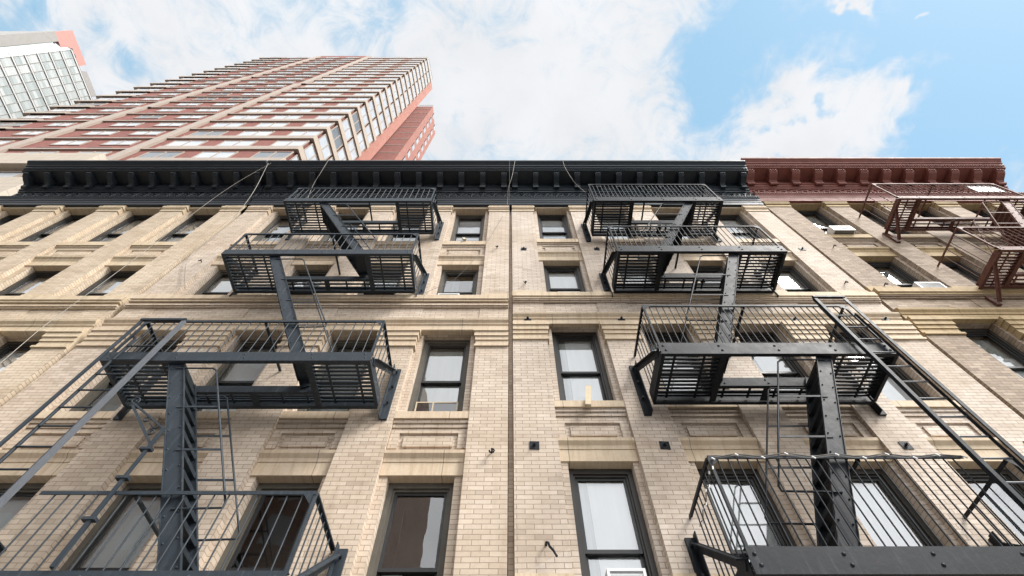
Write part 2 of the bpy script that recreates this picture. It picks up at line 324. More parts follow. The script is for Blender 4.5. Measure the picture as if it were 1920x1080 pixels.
def building(key, x0, x1, piers, cols, lv, mb, ms, mc, label, frame_mat, styles, corn, openw=WINW):
    root = thing('apartment_building', ((x0 + x1) / 2, 9, -1.6), label, 'building', 'row of brick apartment buildings')
    l = lv; Z0, ZT = -1.6, l['top']
    # ---- brick wall: piers and the recessed wall between them
    b = MB()
    for i, (a, c) in enumerate(piers):
        yb = 6.2 if i in (0, len(piers) - 1) else 5.85
        b.box(a, c, YP, yb, Z0, l['nk'])                                  # lower order up to the necking
        b.box(a + .004, c - .004, YP + .003, yb, l['nk'], l['frt'] + .02)
        b.box(a, c, YP, yb, l['frt'] + .02, ZT)
    for i, xc in enumerate(cols):
        a, c = piers[i][1], piers[i + 1][0]; wl, wr = xc - openw / 2, xc + openw / 2
        for q0, q1 in ((a, wl), (wr, c)): b.box(q0, q1, YW, 5.85, Z0, l['frt'])
        for q0, q1 in ((a, wl), (wr, c)): b.box(q0, q1, YW, 5.85, l['frt'], ZT)
        for z0, z1 in ((Z0, l['s1'] - .13), (l['mt'], l['s2b']), (l['st'] + .3, l['bt'] - .095), (l['m3'], l['s4b'])):
            b.box(wl, wr, YW, 5.85, z0, z1)
        for z0, z1 in ((l['o1'], l['mt']), (l['o2'], l['st'] + .3), (l['o3'], l['m3']), (l['o4'], ZT)):
            b.box(wl, wr, YW + .01, 5.85, z0 + .012, z1)
    # frieze over the second storey, flush with the piers
    for i in range(len(cols)):
        b.box(piers[i][1], piers[i + 1][0], YP + .012, YW, l['fr'] - .02, l['frt'])
    # corbelled brick courses: under the belt and under each sill
    for k in range(2):
        b.box(x0 + .01, x1 - .01, YP - .03 - .028 * k, YP, l['frt'] + .002 + k * .04, l['frt'] + .036 + k * .04 + (.02 if k else 0))
    for i in range(len(cols)):
        a, c = piers[i][1] + .004, piers[i + 1][0] - .004
        for zz, kk in ((l['s2b'], 3), (l['s4b'], 3)):
            for k in range(kk):
                b.box(a, c, YW - .03 - .02 * (kk - 1 - k) + .012, YW, zz - .07 * (k + 1) + .006, zz - .07 * k - .004)
        for z0, z1 in ((l['pb'], l['pt'] - .05), (l['p3b'], l['p3t'] - .06)):     # raised panel inside a frame
            z1 = min(z1, z0 + .30)
            b.box(a + .002, a + .13, YW - .035, YW, z0 - .02, z1 + .01); b.box(c - .13, c - .002, YW - .035, YW, z0 - .02, z1 + .01)
            b.box(a + .002, c - .002, YW - .035, YW, z1 + .012, z1 + .06)
            b.box(a + .2, c - .2, YW - .03, YW, z0 + .02, z1 - .05)
    b.build('brick_wall', mb, root)
    # ---- core behind the rooms
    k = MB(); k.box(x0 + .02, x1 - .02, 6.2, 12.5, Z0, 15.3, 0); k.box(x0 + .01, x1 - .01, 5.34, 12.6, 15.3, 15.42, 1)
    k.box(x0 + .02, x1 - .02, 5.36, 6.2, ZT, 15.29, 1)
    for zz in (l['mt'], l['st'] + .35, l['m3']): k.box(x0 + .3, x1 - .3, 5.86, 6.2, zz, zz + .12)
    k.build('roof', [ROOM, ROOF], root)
    # ---- stone trim
    t = MB(); t.box(x0 + .015, x1 - .015, YP - .10, YP, l['bb'] + .06, l['bt']); t.box(x0 + .02, x1 - .02, YP - .075, YP, l['bb'], l['bb'] + .06)
    for i in range(len(cols)): t.box(piers[i][1] + .002, piers[i + 1][0] - .002, YP, YW, l['bb'], l['bt'])
    t.build('belt_course', ms, root)
    t = MB(); t.prism_x([(YP, l['b2b']), (YP - .03, l['b2b']), (YP - .035, l['b2b'] + .05), (YP - .075, l['b2b'] + .09), (YP - .085, l['b2'] - .03), (YP - .06, l['b2']), (YP, l['b2'] + .03)], x0 + .005, x1 - .005)
    for i in range(len(cols)): t.box(piers[i][1] + .002, piers[i + 1][0] - .002, YP, YW, l['b2b'], l['b2'] + .06)
    t.box(x0 + .012, x1 - .012, YP - .012, YP, l['st'] + .004, l['b2b'] - .002)
    for i in range(len(cols)): t.box(piers[i][1] + .002, piers[i + 1][0] - .002, YP, YW, l['o2'] + .002, l['b2b'] - .002)
    t.build('stone_band', ms, root)
    for i, (a, c) in enumerate(piers):
        e0 = .0 if i == 0 else .07; e1 = .0 if i == len(piers) - 1 else .07
        t = MB()
        for q, (z0, z1) in enumerate(((l['cp'], l['cp'] + .1), (l['cp'] + .1, l['cp'] + .22), (l['cp'] + .22, l['st']))):
            d = (.03, .055, .08)[q]; z1 = max(z1, z0 + .04)
            t.box(a - min(e0, d * .8), c + min(e1, d * .8), YP - d, YW + .02, z0, z1)
        t.box(a - e0 * .2, c + e1 * .2, YP - .008, YW + .02, l['nk'] + .05, l['cp']); t.box(a - e0 * .5, c + e1 * .5, YP - .035, YW + .02, l['nk'], l['nk'] + .05)
        t.build('capital', ms, root)
        t = MB(); t.box(a - e0 * .3, c + e1 * .3, YP - .02, YW + .02, l['c4'], l['c4'] + .14); t.box(a - e0 * .3, c + e1 * .3, YP - .05, YW + .02, l['c4'] + .14, l['c4'] + .2)
        t.box(a - e0 * .6, c + e1 * .6, YP - .065, YW + .02, l['c4'] + .2, l['c4'] + .28); t.box(a - e0 * .3, c + e1 * .3, YP - .04, YW + .02, l['c4'] + .28, ZT)
        t.build('capital', ms, root)
        if key in 'C':
            t = MB(); t.box(a - e0 * .2, c + e1 * .2, YP - .03, YW, l['base'] - .11, l['base'] - .05); t.box(a - e0 * .2, c + e1 * .2, YP - .05, YW, l['base'] - .17, l['base'] - .11)
            t.box(a, c, YP - .02, YW, l['base'] - .8, l['base'] - .17); t.build('pier_base', ms, root)
        if i not in (0, len(piers) - 1) or True:     # plinth block of the upper order
            t = MB(); t.box(a - .004, c + .004, YP - .012, YW + .02, l['bt'] + .002, l['bt'] + .2); t.build('pier_base', ms, root)
    for i, xc in enumerate(cols):
        a, c = piers[i][1] + .003, piers[i + 1][0] - .003
        for z0, z1 in ((l['o1'], l['mb']), (l['o3'], l['m3b'])):
            t = MB(); t.box(a, c, YL, YW + .2, z0, z1 - .002); t.prism_x([(YW, z1), (YL - .01, z1), (YL - .015, z1 + .06), (YL - .06, z1 + .11), (YL - .065, z1 + .16), (YW, z1 + .18)], a, c)
            t.build('lintel', ms, root)
        t = MB(); t.box(a, c, YP + .02, YW + .2, l['o4'], ZT - .004); t.build('lintel', ms, root)
        for z0, z1 in ((l['s1'] - .13, l['s1']), (l['s2b'], l['s2']), (l['s4b'], l['s4'] - .1)):
            t = MB(); t.box(a - .0, c + .0, YW - .09, YW + .25, z0 + .003, z1); t.build('sill', ms, root)
        for row, (z0, z1) in enumerate(((l['s1'], l['o1']), (l['s2'], l['o2']), (l['bt'] - .1, l['o3']), (l['s4'] - .1, l['o4']))):
            window(root, xc, z0, z1, openw, frame_mat, styles.get((row + 1, i + 1), styles.get(row + 1, 'dim')))
    cornice(root, x0 - (.067 if key == 'C' else .075 if key == 'B' else .065 if key == 'D' else 0), x1, corn, l)
    return root
def window(root, xc, z0, z1, w, fm, style):
    a, c = xc - w / 2, xc + w / 2; zm = z0 + (z1 - z0) * .47
    f = MB(); y0, y1 = 5.53, 5.70
    f.box(a, a + .07, y0, y1, z0, z1); f.box(c - .07, c, y0, y1, z0, z1); f.box(a + .07, c - .07, y0, y1, z1 - .08, z1); f.box(a + .07, c - .07, y0, y1, z0, z0 + .05)
    f.box(a + .07, a + .095, y0 + .03, y1, z0 + .05, z1 - .08); f.box(c - .095, c - .07, y0 + .03, y1, z0 + .05, z1 - .08); f.box(a + .095, c - .095, y0 + .03, y1, z1 - .11, z1 - .08)
    fr = f.build('window', fm, root)
    ia, ic, it, ib = a + .095, c - .095, z1 - .11, z0 + .05
    parts = style.split('+'); sm = SASH_K
    for zz0, zz1, yy in ((zm - .02, it, 5.585), (ib, zm + .025, 5.63)):
        s = MB(); r = .038
        s.box(ia, ia + r, yy, yy + .035, zz0, zz1); s.box(ic - r, ic, yy, yy + .035, zz0, zz1)
        s.box(ia + r, ic - r, yy, yy + .035, zz1 - r, zz1); s.box(ia + r, ic - r, yy, yy + .035, zz0, zz0 + r + .01)
        s.build('sash', sm, fr)
        p = MB(); p.add([(ia + r, yy + .016, zz0 + r + .01), (ic - r, yy + .016, zz0 + r + .01), (ic - r, yy + .016, zz1 - r), (ia + r, yy + .016, zz1 - r)], [(0, 1, 2, 3)]); p.build('pane', GLD if 'dimglass' in parts else GL, fr)
    hw = ic - ia
    rnd = random.Random(int(xc * 100) * 31 + int(z0 * 100))
    for st in parts:
        b = MB(); y = 5.668
        if st == 'white': b.box(ia, ic, y, y + .006, ib, it + .1); b.build('blind_or_reflection', BL_W, fr)
        elif st == 'skyreflect':  # bright sky reflection imitated by a white sheet behind the pane's right part
            b.box(ia + hw * .24, ic, y, y + .006, ib, it + .05); b.build('blind_or_reflection', BL_W, fr)
            b = MB(); b.box(ia, ia + hw * .24, y + .02, y + .026, ib, it + .1); b.build('curtain_or_reflection', BL_N, fr)  # strip at left stands in for the mirrored building
        elif st == 'halfwhite': b.box(ia, ic, y, y + .006, zm - .25 * (zm - ib), it + .1); b.build('blind_or_reflection', BL_W, fr)
        elif st == 'lowwhite': b.box(ia, ic, y, y + .006, ib, zm + .35 * (it - zm)); b.build('blind_or_reflection', BL_W, fr)
        elif st == 'grey': b.box(ia, ic, y, y + .006, ib, it + .1); b.build('blind_or_reflection', BL_G, fr)
        elif st == 'halfgrey': b.box(ia, ic, y, y + .006, zm + .02, it + .1); b.build('blind_or_reflection', BL_G, fr)
        elif st == 'net': b.box(ia, ic, y + .02, y + .026, ib, it + .1); b.build('curtain_or_reflection', BL_N, fr)
        elif st == 'dim':
            ww = rnd.uniform(.25, .6); b.box(ia, ia + hw * ww, y + .03, y + .036, ib, it); b.build('curtain_or_reflection', BL_D, fr)
def cornice(root, x0, x1, cm, l):
    dz = l['top'] - 13.93; P = lambda y, z: (y, z + dz)
    ex0 = .12 if root['key_l'] else 0; ex1 = .02 if root['key_r'] else 0
    c = MB()
    c.box(x0 - ex0 * .2, x1 + ex1 * .2, 5.235, 5.40, 13.90 + dz, 14.03 + dz); c.box(x0 - ex0 * .3, x1 + ex1 * .3, 5.222, 5.40, 14.035 + dz, 14.15 + dz)
    c.prism_x([P(5.4, 14.155), P(5.205, 14.155), P(5.19, 14.22), P(5.15, 14.28), P(5.145, 14.34), P(5.19, 14.40), P(5.4, 14.42)], x0 - ex0 * .4, x1 + ex1 * .4)
    c.box(x0, x1, 5.235, 5.40, 14.42 + dz, 14.92 + dz)
    c.prism_x([P(5.4, 14.90), P(5.2, 14.90), P(5.185, 14.95), P(5.15, 14.97), P(5.14, 15.05), P(5.1, 15.07), P(5.1, 15.12), P(5.4, 15.13)], x0 - ex0 * .5, x1 + ex1 * .5)
    c.box(x0 - ex0 * .3, x1 + ex1 * .3, 5.12, 5.4, 15.12 + dz, 15.40 + dz)
    # soffit slab, bead, crown
    e0, e1 = ex0 * 3.6, ex1 * 3.6
    c.box(x0 - e0 * .8, x1 + e1 * .8, 4.66, 5.4, 15.37 + dz, 15.42 + dz)
    c.prism_x([P(5.4, 15.42), P(4.645, 15.42), P(4.635, 15.47), P(4.61, 15.475), P(4.605, 15.56), P(4.575, 15.565), P(4.56, 15.62), P(4.50, 15.67), P(4.455, 15.70), P(4.445, 15.76), P(5.4, 15.80)], x0 - e0, x1 + e1)
    # bead row under the crown and small dentils under the frieze moulding
    n = int((x1 - x0) / .075)
    for i in range(n):
        xx = x0 + (x1 - x0) * (i + .5) / n
        c.box(xx - .02, xx + .02, 4.618, 4.65, 15.435 + dz, 15.465 + dz)
        c.box(xx - .024, xx + .024, 5.125, 5.16, 14.30 + dz, 14.335 + dz) if i % 1 == 0 else None
    # relief scrolls on the frieze
    sx = x0 + .12
    rr = random.Random(3)
    while sx < x1 - .15:
        cx, cz, R = sx + .12, 14.67 + dz, .15
        pts = [(cx + R * (1 - t * .75) * cos(t * 7), 5.225 - .012 * t, cz + R * (1 - t * .75) * sin(t * 7) * 1.1) for t in [i / 12 for i in range(13)]]
        c.tube(pts, .026, 5)
        c.tube([(cx + .16, 5.225, cz - .17), (cx + .22, 5.21, cz), (cx + .17 + rr.uniform(0, .06), 5.225, cz + .18)], .024, 5)
        sx += .34
    o = c.build('cornice', cm, root)
    nb = 12; 
    for i in range(nb):
        xx = x0 + .17 + (x1 - x0 - .34) * i / (nb - 1)
        if root['key_l'] and i == 0: xx = x0 + .09
        b = MB(); w = root['bw'] / 2
        prof = [P(5.12, 14.98), P(5.06, 14.98), P(5.035, 15.03), P(5.045, 15.09), P(5.0, 15.13), P(4.9, 15.16), P(4.80, 15.20), P(4.745, 15.24), P(4.72, 15.30), P(4.73, 15.37), P(5.12, 15.37)]
        b.prism_x(prof, xx - w, xx + w)
        b.box(xx - w - .03, xx + w + .03, 4.70, 5.1, 15.335 + dz, 15.369 + dz)
        for q in range(3): b.box(xx - w + .02 + q * w * .62, xx - w + .05 + q * w * .62, 4.70, 4.745, 15.25 + dz, 15.33 + dz)
        b.build('bracket', cm, o)
        if i < nb - 1:            # arched coffer side between brackets
            pass
_mk = thing
def mkb(key, x0, x1, piers, cols, lv, mb, ms, label, fm, styles, corn, kl, kr, bw, openw=WINW):
    global thing
    def th(*a, **k):
        o = _mk(*a, **k); o['key_l'] = kl; o['key_r'] = kr; o['bw'] = bw; return o
    thing = th
    r = building(key, x0, x1, piers, cols, lv, mb, ms, None, label, fm, styles, corn, openw)
    thing = _mk
    for q in ('key_l', 'key_r', 'bw'): del r[q]
    return r
pA = [(-15.38, -15.02), (-13.82, -13.19), (-11.98, -11.36), (-10.12, -9.49), (-8.40, -7.80)]
cA = [-14.42, -12.58, -10.74, -8.95]
bldA = mkb('A', -15.4, -7.79, pA, cA, LV_A, B_A, ST_A, 'yellowish brick building at the far left under the plain black cornice, without fire escape', FR_K,
           {1: 'white', 2: 'white', 3: 'net+lowwhite', 4: 'grey', (3, 1): 'net', (4, 4): 'net+lowwhite', (4, 2): 'net', (2, 4): 'white'}, CORN_K, False, False, .15)
pB = [(-7.66, -7.02), (-5.84, -5.16), (-4.08, -3.40), (-2.37, -1.715), (-.61, -.035)]
cB = [-6.43, -4.62, -2.885, -1.165]
bldB = mkb('B', -7.67, -.03, pB, cB, LV_B, B_B, ST_B, 'warm buff brick building behind the slate grey fire escape, left of the narrow joint', FR_O,
           {1: 'grey', 2: 'grey', 3: 'halfgrey', 4: 'dim', (1, 4): 'dimglass', (1, 3): 'dimglass', (2, 4): 'grey', (4, 4): 'halfwhite', (3, 4): 'dim', (3, 2): 'grey', (1, 1): 'white', (1, 2): 'white', (2, 2): 'white'}, CORN_K, False, False, .17)
pC = [(.045, .665), (1.735, 2.36), (3.445, 4.075), (5.155, 5.795), (6.85, 7.49)]
cC = [1.21, 2.92, 4.63, 6.335]
bldC = mkb('C', .04, 7.495, pC, cC, LV_C, B_C, ST_C, 'pale buff brick building with iron anchor plates, right of the narrow middle joint', FR_K,
           {1: 'skyreflect', 2: 'skyreflect', 3: 'white', 4: 'white', (4, 1): 'halfwhite', (1, 2): 'white', (1, 3): 'white', (3, 4): 'white', (4, 4): 'halfwhite', (3, 3): 'lowwhite', (1, 4): 'dim'}, CORN_T, False, False, .165)
pD = [(7.575, 8.29), (9.39, 10.02), (10.99, 11.62), (12.7, 13.3), (14.35, 15.82)]
cD = [8.85, 10.5, 12.16, 13.83]
bldD = mkb('D', 7.57, 15.84, pD, cD, LV_D, B_D, ST_D, 'weathered brown brick building at the far right under the red cornice', FR_K,
           {1: 'net', 2: 'net', 3: 'net', 4: 'net', (3, 2): 'net+lowwhite', (4, 2): 'net', (2, 1): 'net+lowwhite'}, CORN_R, False, True, .25)
# recess strip between B and C, and the other joints
for bld, a, c, m in ((bldB, -.03, .04, B_B), (bldA, -7.79, -7.67, B_A), (bldD, 7.495, 7.57, B_D)):
    t = MB(); t.box(a + .001, c - .001, YP + .14, 6.2, -1.6, 15.2); t.build('joint_wall', m, bld)
# iron anchor plates and hooks
for zz in (4.80, 7.89, 11.0):
    for xx in (.33, 2.12, 5.43, 7.16):
        y = YP - (.012 if zz < 7 or zz > 9 else .026)
        p = MB(); a = random.uniform(-.09, .09); r = .095
        q = [(xx + r * cos(a + pi / 4 + k * pi / 2), zz + r * sin(a + pi / 4 + k * pi / 2)) for k in range(4)]
        p.add([(x, y, z) for x, z in q] + [(x, YP + .002, z) for x, z in q], [(3, 2, 1, 0), (0, 1, 5, 4), (1, 2, 6, 5), (2, 3, 7, 6), (3, 0, 4, 7)])
        o = p.build('anchor_plate', IRON_C, bldC)
        b = MB(); b.tube([(xx, y + .002, zz), (xx, y - .05, zz)], .014, 8); b.tube([(xx, y - .012, zz), (xx, y - .028, zz)], .026, 6, smooth=False); b.build('bolt', IRON_C, o)
def hook(bld, x, z, s=1.0):
    h = MB(); h.tube([(x, YP + .02, z), (x, YP - .06 * s, z)] + [(x + .03 * s * sin(t), YP - .06 * s - .01, z - .03 * s + .03 * s * cos(t)) for t in [i * .8 for i in range(7)]], .011 * s, 6)
    h.build('hook', IRON_C, bld)
hook(bldB, -.25, 4.68, 1.1); hook(bldB, -.33, 11.05); hook(bldB, -7.2, 10.3); hook(bldC, .32, 9.28); hook(bldC, 7.2, 9.28); hook(bldD, 7.98, 11.1); hook(bldD, 8.0, 9.2)
h = MB(); h.tube([(.40, 5.32, 3.36), (.40, 5.24, 3.36), (.42, 5.2, 3.33), (.43, 5.19, 3.28), (.47, 5.2, 3.24), (.5, 5.18, 3.16)], .014, 6); h.build('hook', IRON_C, bldC)

# ================================================================== fire escapes
def rivet_row(mb, xs, y, zs, r):
    for x in xs:
        for i, z in enumerate(zs): mb.dome((x + .018 * i, y, z), r)
def balcony(root, z, xl, xr, yf, yb, bh, rh, hx0, hx1, yi, im, dx, gap=None, bdir='up', big=False, mid=True):
    f = MB(); w = .055
    def chan(x0, x1, y, fl):            # channel along X, web at y, flanges towards fl
        ya, yc = sorted((y, y + .012 * fl)); f.box(x0, x1, ya, yc, z, z + bh)
        ya, yc = sorted((y + .012 * fl, y + w * fl)); f.box(x0, x1, ya, yc, z, z + .012); f.box(x0, x1, ya, yc, z + bh - .012, z + bh)
    chan(xl, xr, yf, 1); chan(xl + .02, xr - .02, yb, -1)
    for x, s in ((xl, 1), (xr, -1)):
        a, c = sorted((x, x + .012 * s)); f.box(a, c, yf + .058, yb - .058, z, z + bh * .9)
        a, c = sorted((x + .012 * s, x + .05 * s)); f.box(a, c, yf + .058, yb - .058, z, z + .012)
    for x in (hx0, hx1):
        f.box(x - .045, x + .045, yf + .06, yb - .06, z + .004, z + .018); f.box(x - .006, x + .006, yf + .06, yb - .06, z + .018, z + bh * .85)
    f.box(hx0 + .05, hx1 - .05, yi, yi + .012, z + .01, z + bh * .75); f.box(hx0 + .05, hx1 - .05, yi + .012, yi + .05, z + .01, z + .022)
    xm = (hx0 + hx1) / 2
    f.box(xm - .05, xm + .05, yi + .06, yb - .06, z + .02, z + .032)
    rr = .02 if big else .014
    xs = [xl + .06, hx0 - .03, xm, hx1 + .03, xr - .1]
    rivet_row(f, xs, yf, (z + bh * .72, z + bh * .32), rr)
    rivet_row(f, [hx0 + .12, xm, hx1 - .12], yi, (z + bh * .55, z + bh * .25), rr * .8)
    o = f.build('balcony', im, root)
    zs = z + bh * .5
    for a, c, y0, y1 in ((xl + .02, hx0 - .01, yf + .03, yb - .03), (hx1 + .01, xr - .02, yf + .03, yb - .03), (hx0 - .01, hx1 + .01, yi + .03, yb - .03)):
        gm = MB(); n = max(2, int((y1 - y0) / .068)); st = (y1 - y0) / n
        for i in range(n):
            y = y0 + st * (i + .5); gm.box(a, c, y - .018, y + .018, zs, zs + .02)
        k = max(1, int((c - a) / .35))
        for i in range(k):
            x = a + (c - a) * (i + .5) / k; gm.box(x - .017, x + .017, y0, y1, zs - .011, zs - .001)
        gm.build('grating', im, o)
    # railing
    r = MB(); zr = z + rh; zb = z + bh - .004; segs = [(xl + .02, xr - .02)] if not gap else [s for s in ((xl + .02, gap[0]), (gap[1], xr - .02)) if s[1] - s[0] > .05]
    yr = yf + .03; br = .0085
    for a, c in segs: r.box(a, c, yr - .02, yr + .02, zr - .012, zr + .006); r.box(a, c, yr - .02, yr - .012, zr - .035, zr - .012)
    for x in (xl + .03, xr - .03):
        r.box(x - .02, x + .02, yr + .02, 5.29, zr - .012, zr + .006); r.box(x - .02, x - .012, yr + .02, 5.29, zr - .04, zr - .012)
        n = int((yb - yr) / (dx * 1.0))
        for i in range(1, n): y = yr + (yb - yr) * i / n; r.tube([(x, y, zb - .03), (x, y, zr - .01)], br, 5)
        r.bar((x, yr, zb), (x, yr, zr - .012), .03, .03)
        r.add([(x - .02, yr - .022, zr - .03), (x + (.12 if x < (xl + xr) / 2 else -.12), yr - .022, zr - .03), (x - .02, yr - .022, zr - .15)], [(0, 1, 2)])
    if mid: r.box((xl + xr) / 2 - .02, (xl + xr) / 2 + .02, yr + .02, 5.29, zr - .03, zr - .008)
    for a, c in segs:
        n = max(1, int(round((c - a) / dx)))
        for i in range(1, n):
            x = a + (c - a) * i / n; r.tube([(x + random.uniform(-.004, .004), yr, zb), (x + random.uniform(-.006, .006), yr, zr - .01)], br, 5)
    r.build('railing', im, o)
    # end brackets
    for x, s in ((xl, -1), (xr, 1)):
        b = MB()
        if bdir == 'up':
            a, c = sorted((x + .02 * s, x + .13 * s)); b.box(a, c, 5.265, 5.298, z - .12, z + 1.0)
            a, c = sorted((x + .02 * s, x + .032 * s)); b.box(a, c, 5.17, 5.265, z - .12, z + 1.02)
            b.bar((x + .008 * s, yf + .1, z + bh * .55), (x + .03 * s, 5.2, z + .84), .012, .1, side=(1, 0, 0)); b.bar((x + .04 * s, yf + .1, z + bh * .55 + .05), (x + .06 * s, 5.2, z + .89), .07, .012, side=(1, 0, 0))
            for zz in (z + .2, z + .55, z + .9): b.tube([(x + .08 * s, 5.26, zz), (x + .08 * s, 5.21, zz)], .018, 6, smooth=False)
        else:
            b.box(x - .05, x + .05, 5.25, 5.295, z - .52, z + .05); b.bar((x, yf + .08, z - .004), (x, 5.25, z - .004), .07, .03, side=(1, 0, 0))
            b.bar((x, yf + .30, z), (x, 5.22, z - .48), .06, .02, side=(1, 0, 0)); b.bar((x + .03, yf + .30, z), (x + .03, 5.22, z - .48), .012, .06, side=(1, 0, 0))
        b.build('wall_bracket', im, o)
    return o
def stair(root, xt, zt, xb, zb, y0, y1, im, hoff, n=11):
    d = Vector((xb - xt, 0, zb - zt)).normalized(); s = 1 if xb > xt else -1
    st = thing_part = bpy.data.objects.new('staircase', None); S.collection.objects.link(st); st.parent = root; st['org'] = root['org']
    dep = .19
    for y in (y0, y1):
        m = MB(); m.bar((xt, y, zt), (xb, y, zb), .012, dep, side=(0, 1, 0))
        nx = Vector((-d.z, 0, d.x)) * 1.0
        for e in (-1, 1):
            q = nx * (dep / 2 - .005) * e; m.bar(Vector((xt, y, zt)) + q, Vector((xb, y, zb)) + q, .045, .008, side=(0, 1, 0))
        sgn = -1 if y == y0 else 1
        for i in range(n):
            t = (i + .6) / n; p = Vector((xt + (xb - xt) * t, y + .006 * sgn, zt + (zb - zt) * t))
            for e in (-.06, .06): m.dome(p + nx * e, .011, (0, sgn, 0), sq=1.2)
        m.build('stringer', im, st)
    for i in range(n):
        t = (i + .6) / n; x = xt + (xb - xt) * t; z = zt + (zb - zt) * t
        m = MB(); m.box(x - .10, x + .10, y0 + .008, y1 - .008, z - .006, z + .006)
        q = x + .1 * s; a, c = sorted((q, q + .008 * s)); m.box(a, c, y0 + .008, y1 - .008, z - .04, z + .006)
        q = x - .1 * s; a, c = sorted((q, q - .008 * s)); m.box(a, c, y0 + .008, y1 - .008, z - .03, z + .006)
        for yy in (y0 + .02, y1 - .02): m.box(x - .09, x + .09, yy - .012, yy + .012, z - .03, z - .006)
        m.build('tread', im, st)
    for y in (y0 - .012, y1 + .012):
        h = MB(); P = lambda t, o: (xt + (xb - xt) * t + o * s, y, zt + (zb - zt) * t)
        pts = [P(.06, 0), P(.06, hoff - .04), P(.075, hoff)] + [P(.075 + (.74 - .075) * k / 4, hoff) for k in range(1, 5)] + [P(.76, hoff - .03), P(.765, 0)]
        h.tube(pts, .0125, 6)
        for t in (.3, .52): h.bar(P(t, .02), P(t, hoff), .006, .028, side=(0, 1, 0))
        h.build('handrail', im, st)
    return st
def fire_escape(zs, xl, xr, yf, yb, bh, rh, hx0, hx1, yi, im, dx, xt, xb, hoff, label, gaps={}, bdir='up', big=False, down=True, lx={}):
    root = thing('fire_escape', ((xl + xr) / 2, 5.28, zs[0]), label, 'fire escape', 'iron fire escapes on the facades')
    for i, z in enumerate(zs):
        a, c = lx.get(i, (xl, xr))
        balcony(root, z, a, c, yf, yb, bh, rh, hx0, hx1, yi, im, dx, gaps.get(i), bdir, big, True)
        if i > 0: stair(root, xt, z + bh * .5, xb, zs[i - 1] + bh * .6, yf + .075, yi - .02, im, hoff)
    return root
feB = fire_escape([2.30, 5.39, 8.70, 11.64], -5.65, -1.93, 4.29, 5.19, .19, 1.0, -4.62, -2.80, 4.87, IRON_B, .145, -4.66, -2.95, .54,
                  'slate grey iron fire escape on the warm buff building, left of the joint', gaps={0: (-5.62, -4.74)}, lx={3: (-5.60, -1.95)})
feC = fire_escape([2.43, 5.48, 8.71, 11.52], 2.10, 5.40, 4.24, 5.19, .25, 1.28, 2.98, 4.50, 4.83, IRON_C, .105, 4.42, 3.02, .64,
                  'black iron fire escape on the pale brick building, right of the joint', gaps={0: (4.86, 5.36)}, big=True, lx={3: (2.05, 5.2)})
feD = fire_escape([8.90, 11.86], 9.76, 13.1, 4.30, 5.19, .15, 1.17, 10.28, 12.5, 4.86, IRON_D, .15, 12.45, 10.75, .6,
                  'rust brown iron fire escape below the red cornice at the right edge', bdir='down')
# gooseneck davit with scrolled bracket on B
dv = MB(); yv = 4.27
dv.box(-4.0, -3.96, yv - .02, yv, 2.5, 4.12); dv.box(-4.0, -3.99, yv, yv + .03, 2.5, 4.12)
for zz in (2.95, 3.42, 3.8): dv.box(-4.06, -3.93, yv - .03, yv + .03, zz, zz + .03)
dv.bar((-3.98, yv, 4.11), (-4.63, yv, 4.55), .02, .02); dv.bar((-3.99, yv, 3.88), (-4.60, yv, 4.50), .02, .03)
def scroll(cx, cz, R, a0, turns): return [(cx + R * (1 - .7 * t) * cos(a0 + t * turns), yv, cz + R * (1 - .7 * t) * sin(a0 + t * turns)) for t in [i / 16 for i in range(17)]]
dv.tube(scroll(-4.62, 4.58, .06, -.6, 7), .009, 5); dv.tube(scroll(-4.27, 4.26, .05, 0, 8), .009, 5); dv.tube(scroll(-4.10, 4.07, .06, 1, 8), .009, 5)
dv.tube([(-4.2, yv, 4.2), (-4.12, yv, 4.14), (-4.05, yv, 4.15), (-4.0, yv, 4.08)], .008, 5)
dv.build('ladder_davit', IRON_B, feB)
# ================================================================== drop ladders
def ladder(xa, xc, y, z0, z1, om, im, label, inner, style):
    root = thing('drop_ladder', ((xa + xc) / 2, y, z0), label, 'ladder', 'drop ladders in front of the balconies')
    for x, s in ((xa, 1), (xc, -1)):
        m = MB(); a, c = sorted((x, x + .05 * s)); m.box(a, c, y, y + .01, z0, z1); a, c = sorted((x, x + .01 * s)); m.box(a, c, y + .01, y + .05, z0, z1)
        pass
        m.build('guide_rail', om if (s < 0 or style == 'c') else im, root)
    m = MB(); m.box(xa, xc, y - .012, y + .03, z1, z1 + .04); m.build('top_bar', im, root)
    zl = z1 - .38; a, c = xa + inner, xc - inner
    for x in (a, c):
        m = MB()
        if style == 'c': m.box(x - .01, x + .01, y + .055, y + .085, z0, zl)
        else: m.tube([(x, y + .085, z0), (x, y + .085, zl), (x, y + .05, zl + .03)], .021, 8)
        m.build('side_rail', im, root)
    z = z0 + .1
    while z < zl:
        m = MB(); m.tube([(a, y + .075, z), (c, y + .075, z)], .012, 6); m.build('rung', GALV if style == 'c' else im, root); z += .305
    return root
ladder(-5.58, -4.90, 4.18, 1.3, 6.22, GALV, IRON_B, 'sliding drop ladder with tubular side rails before the slate grey fire escape', .13, 'b')
ladder(4.86, 5.37, 4.13, 1.4, 6.80, IRON_C, IRON_C, 'long black drop ladder with channel rails crossing the right black fire escape', .045, 'c')

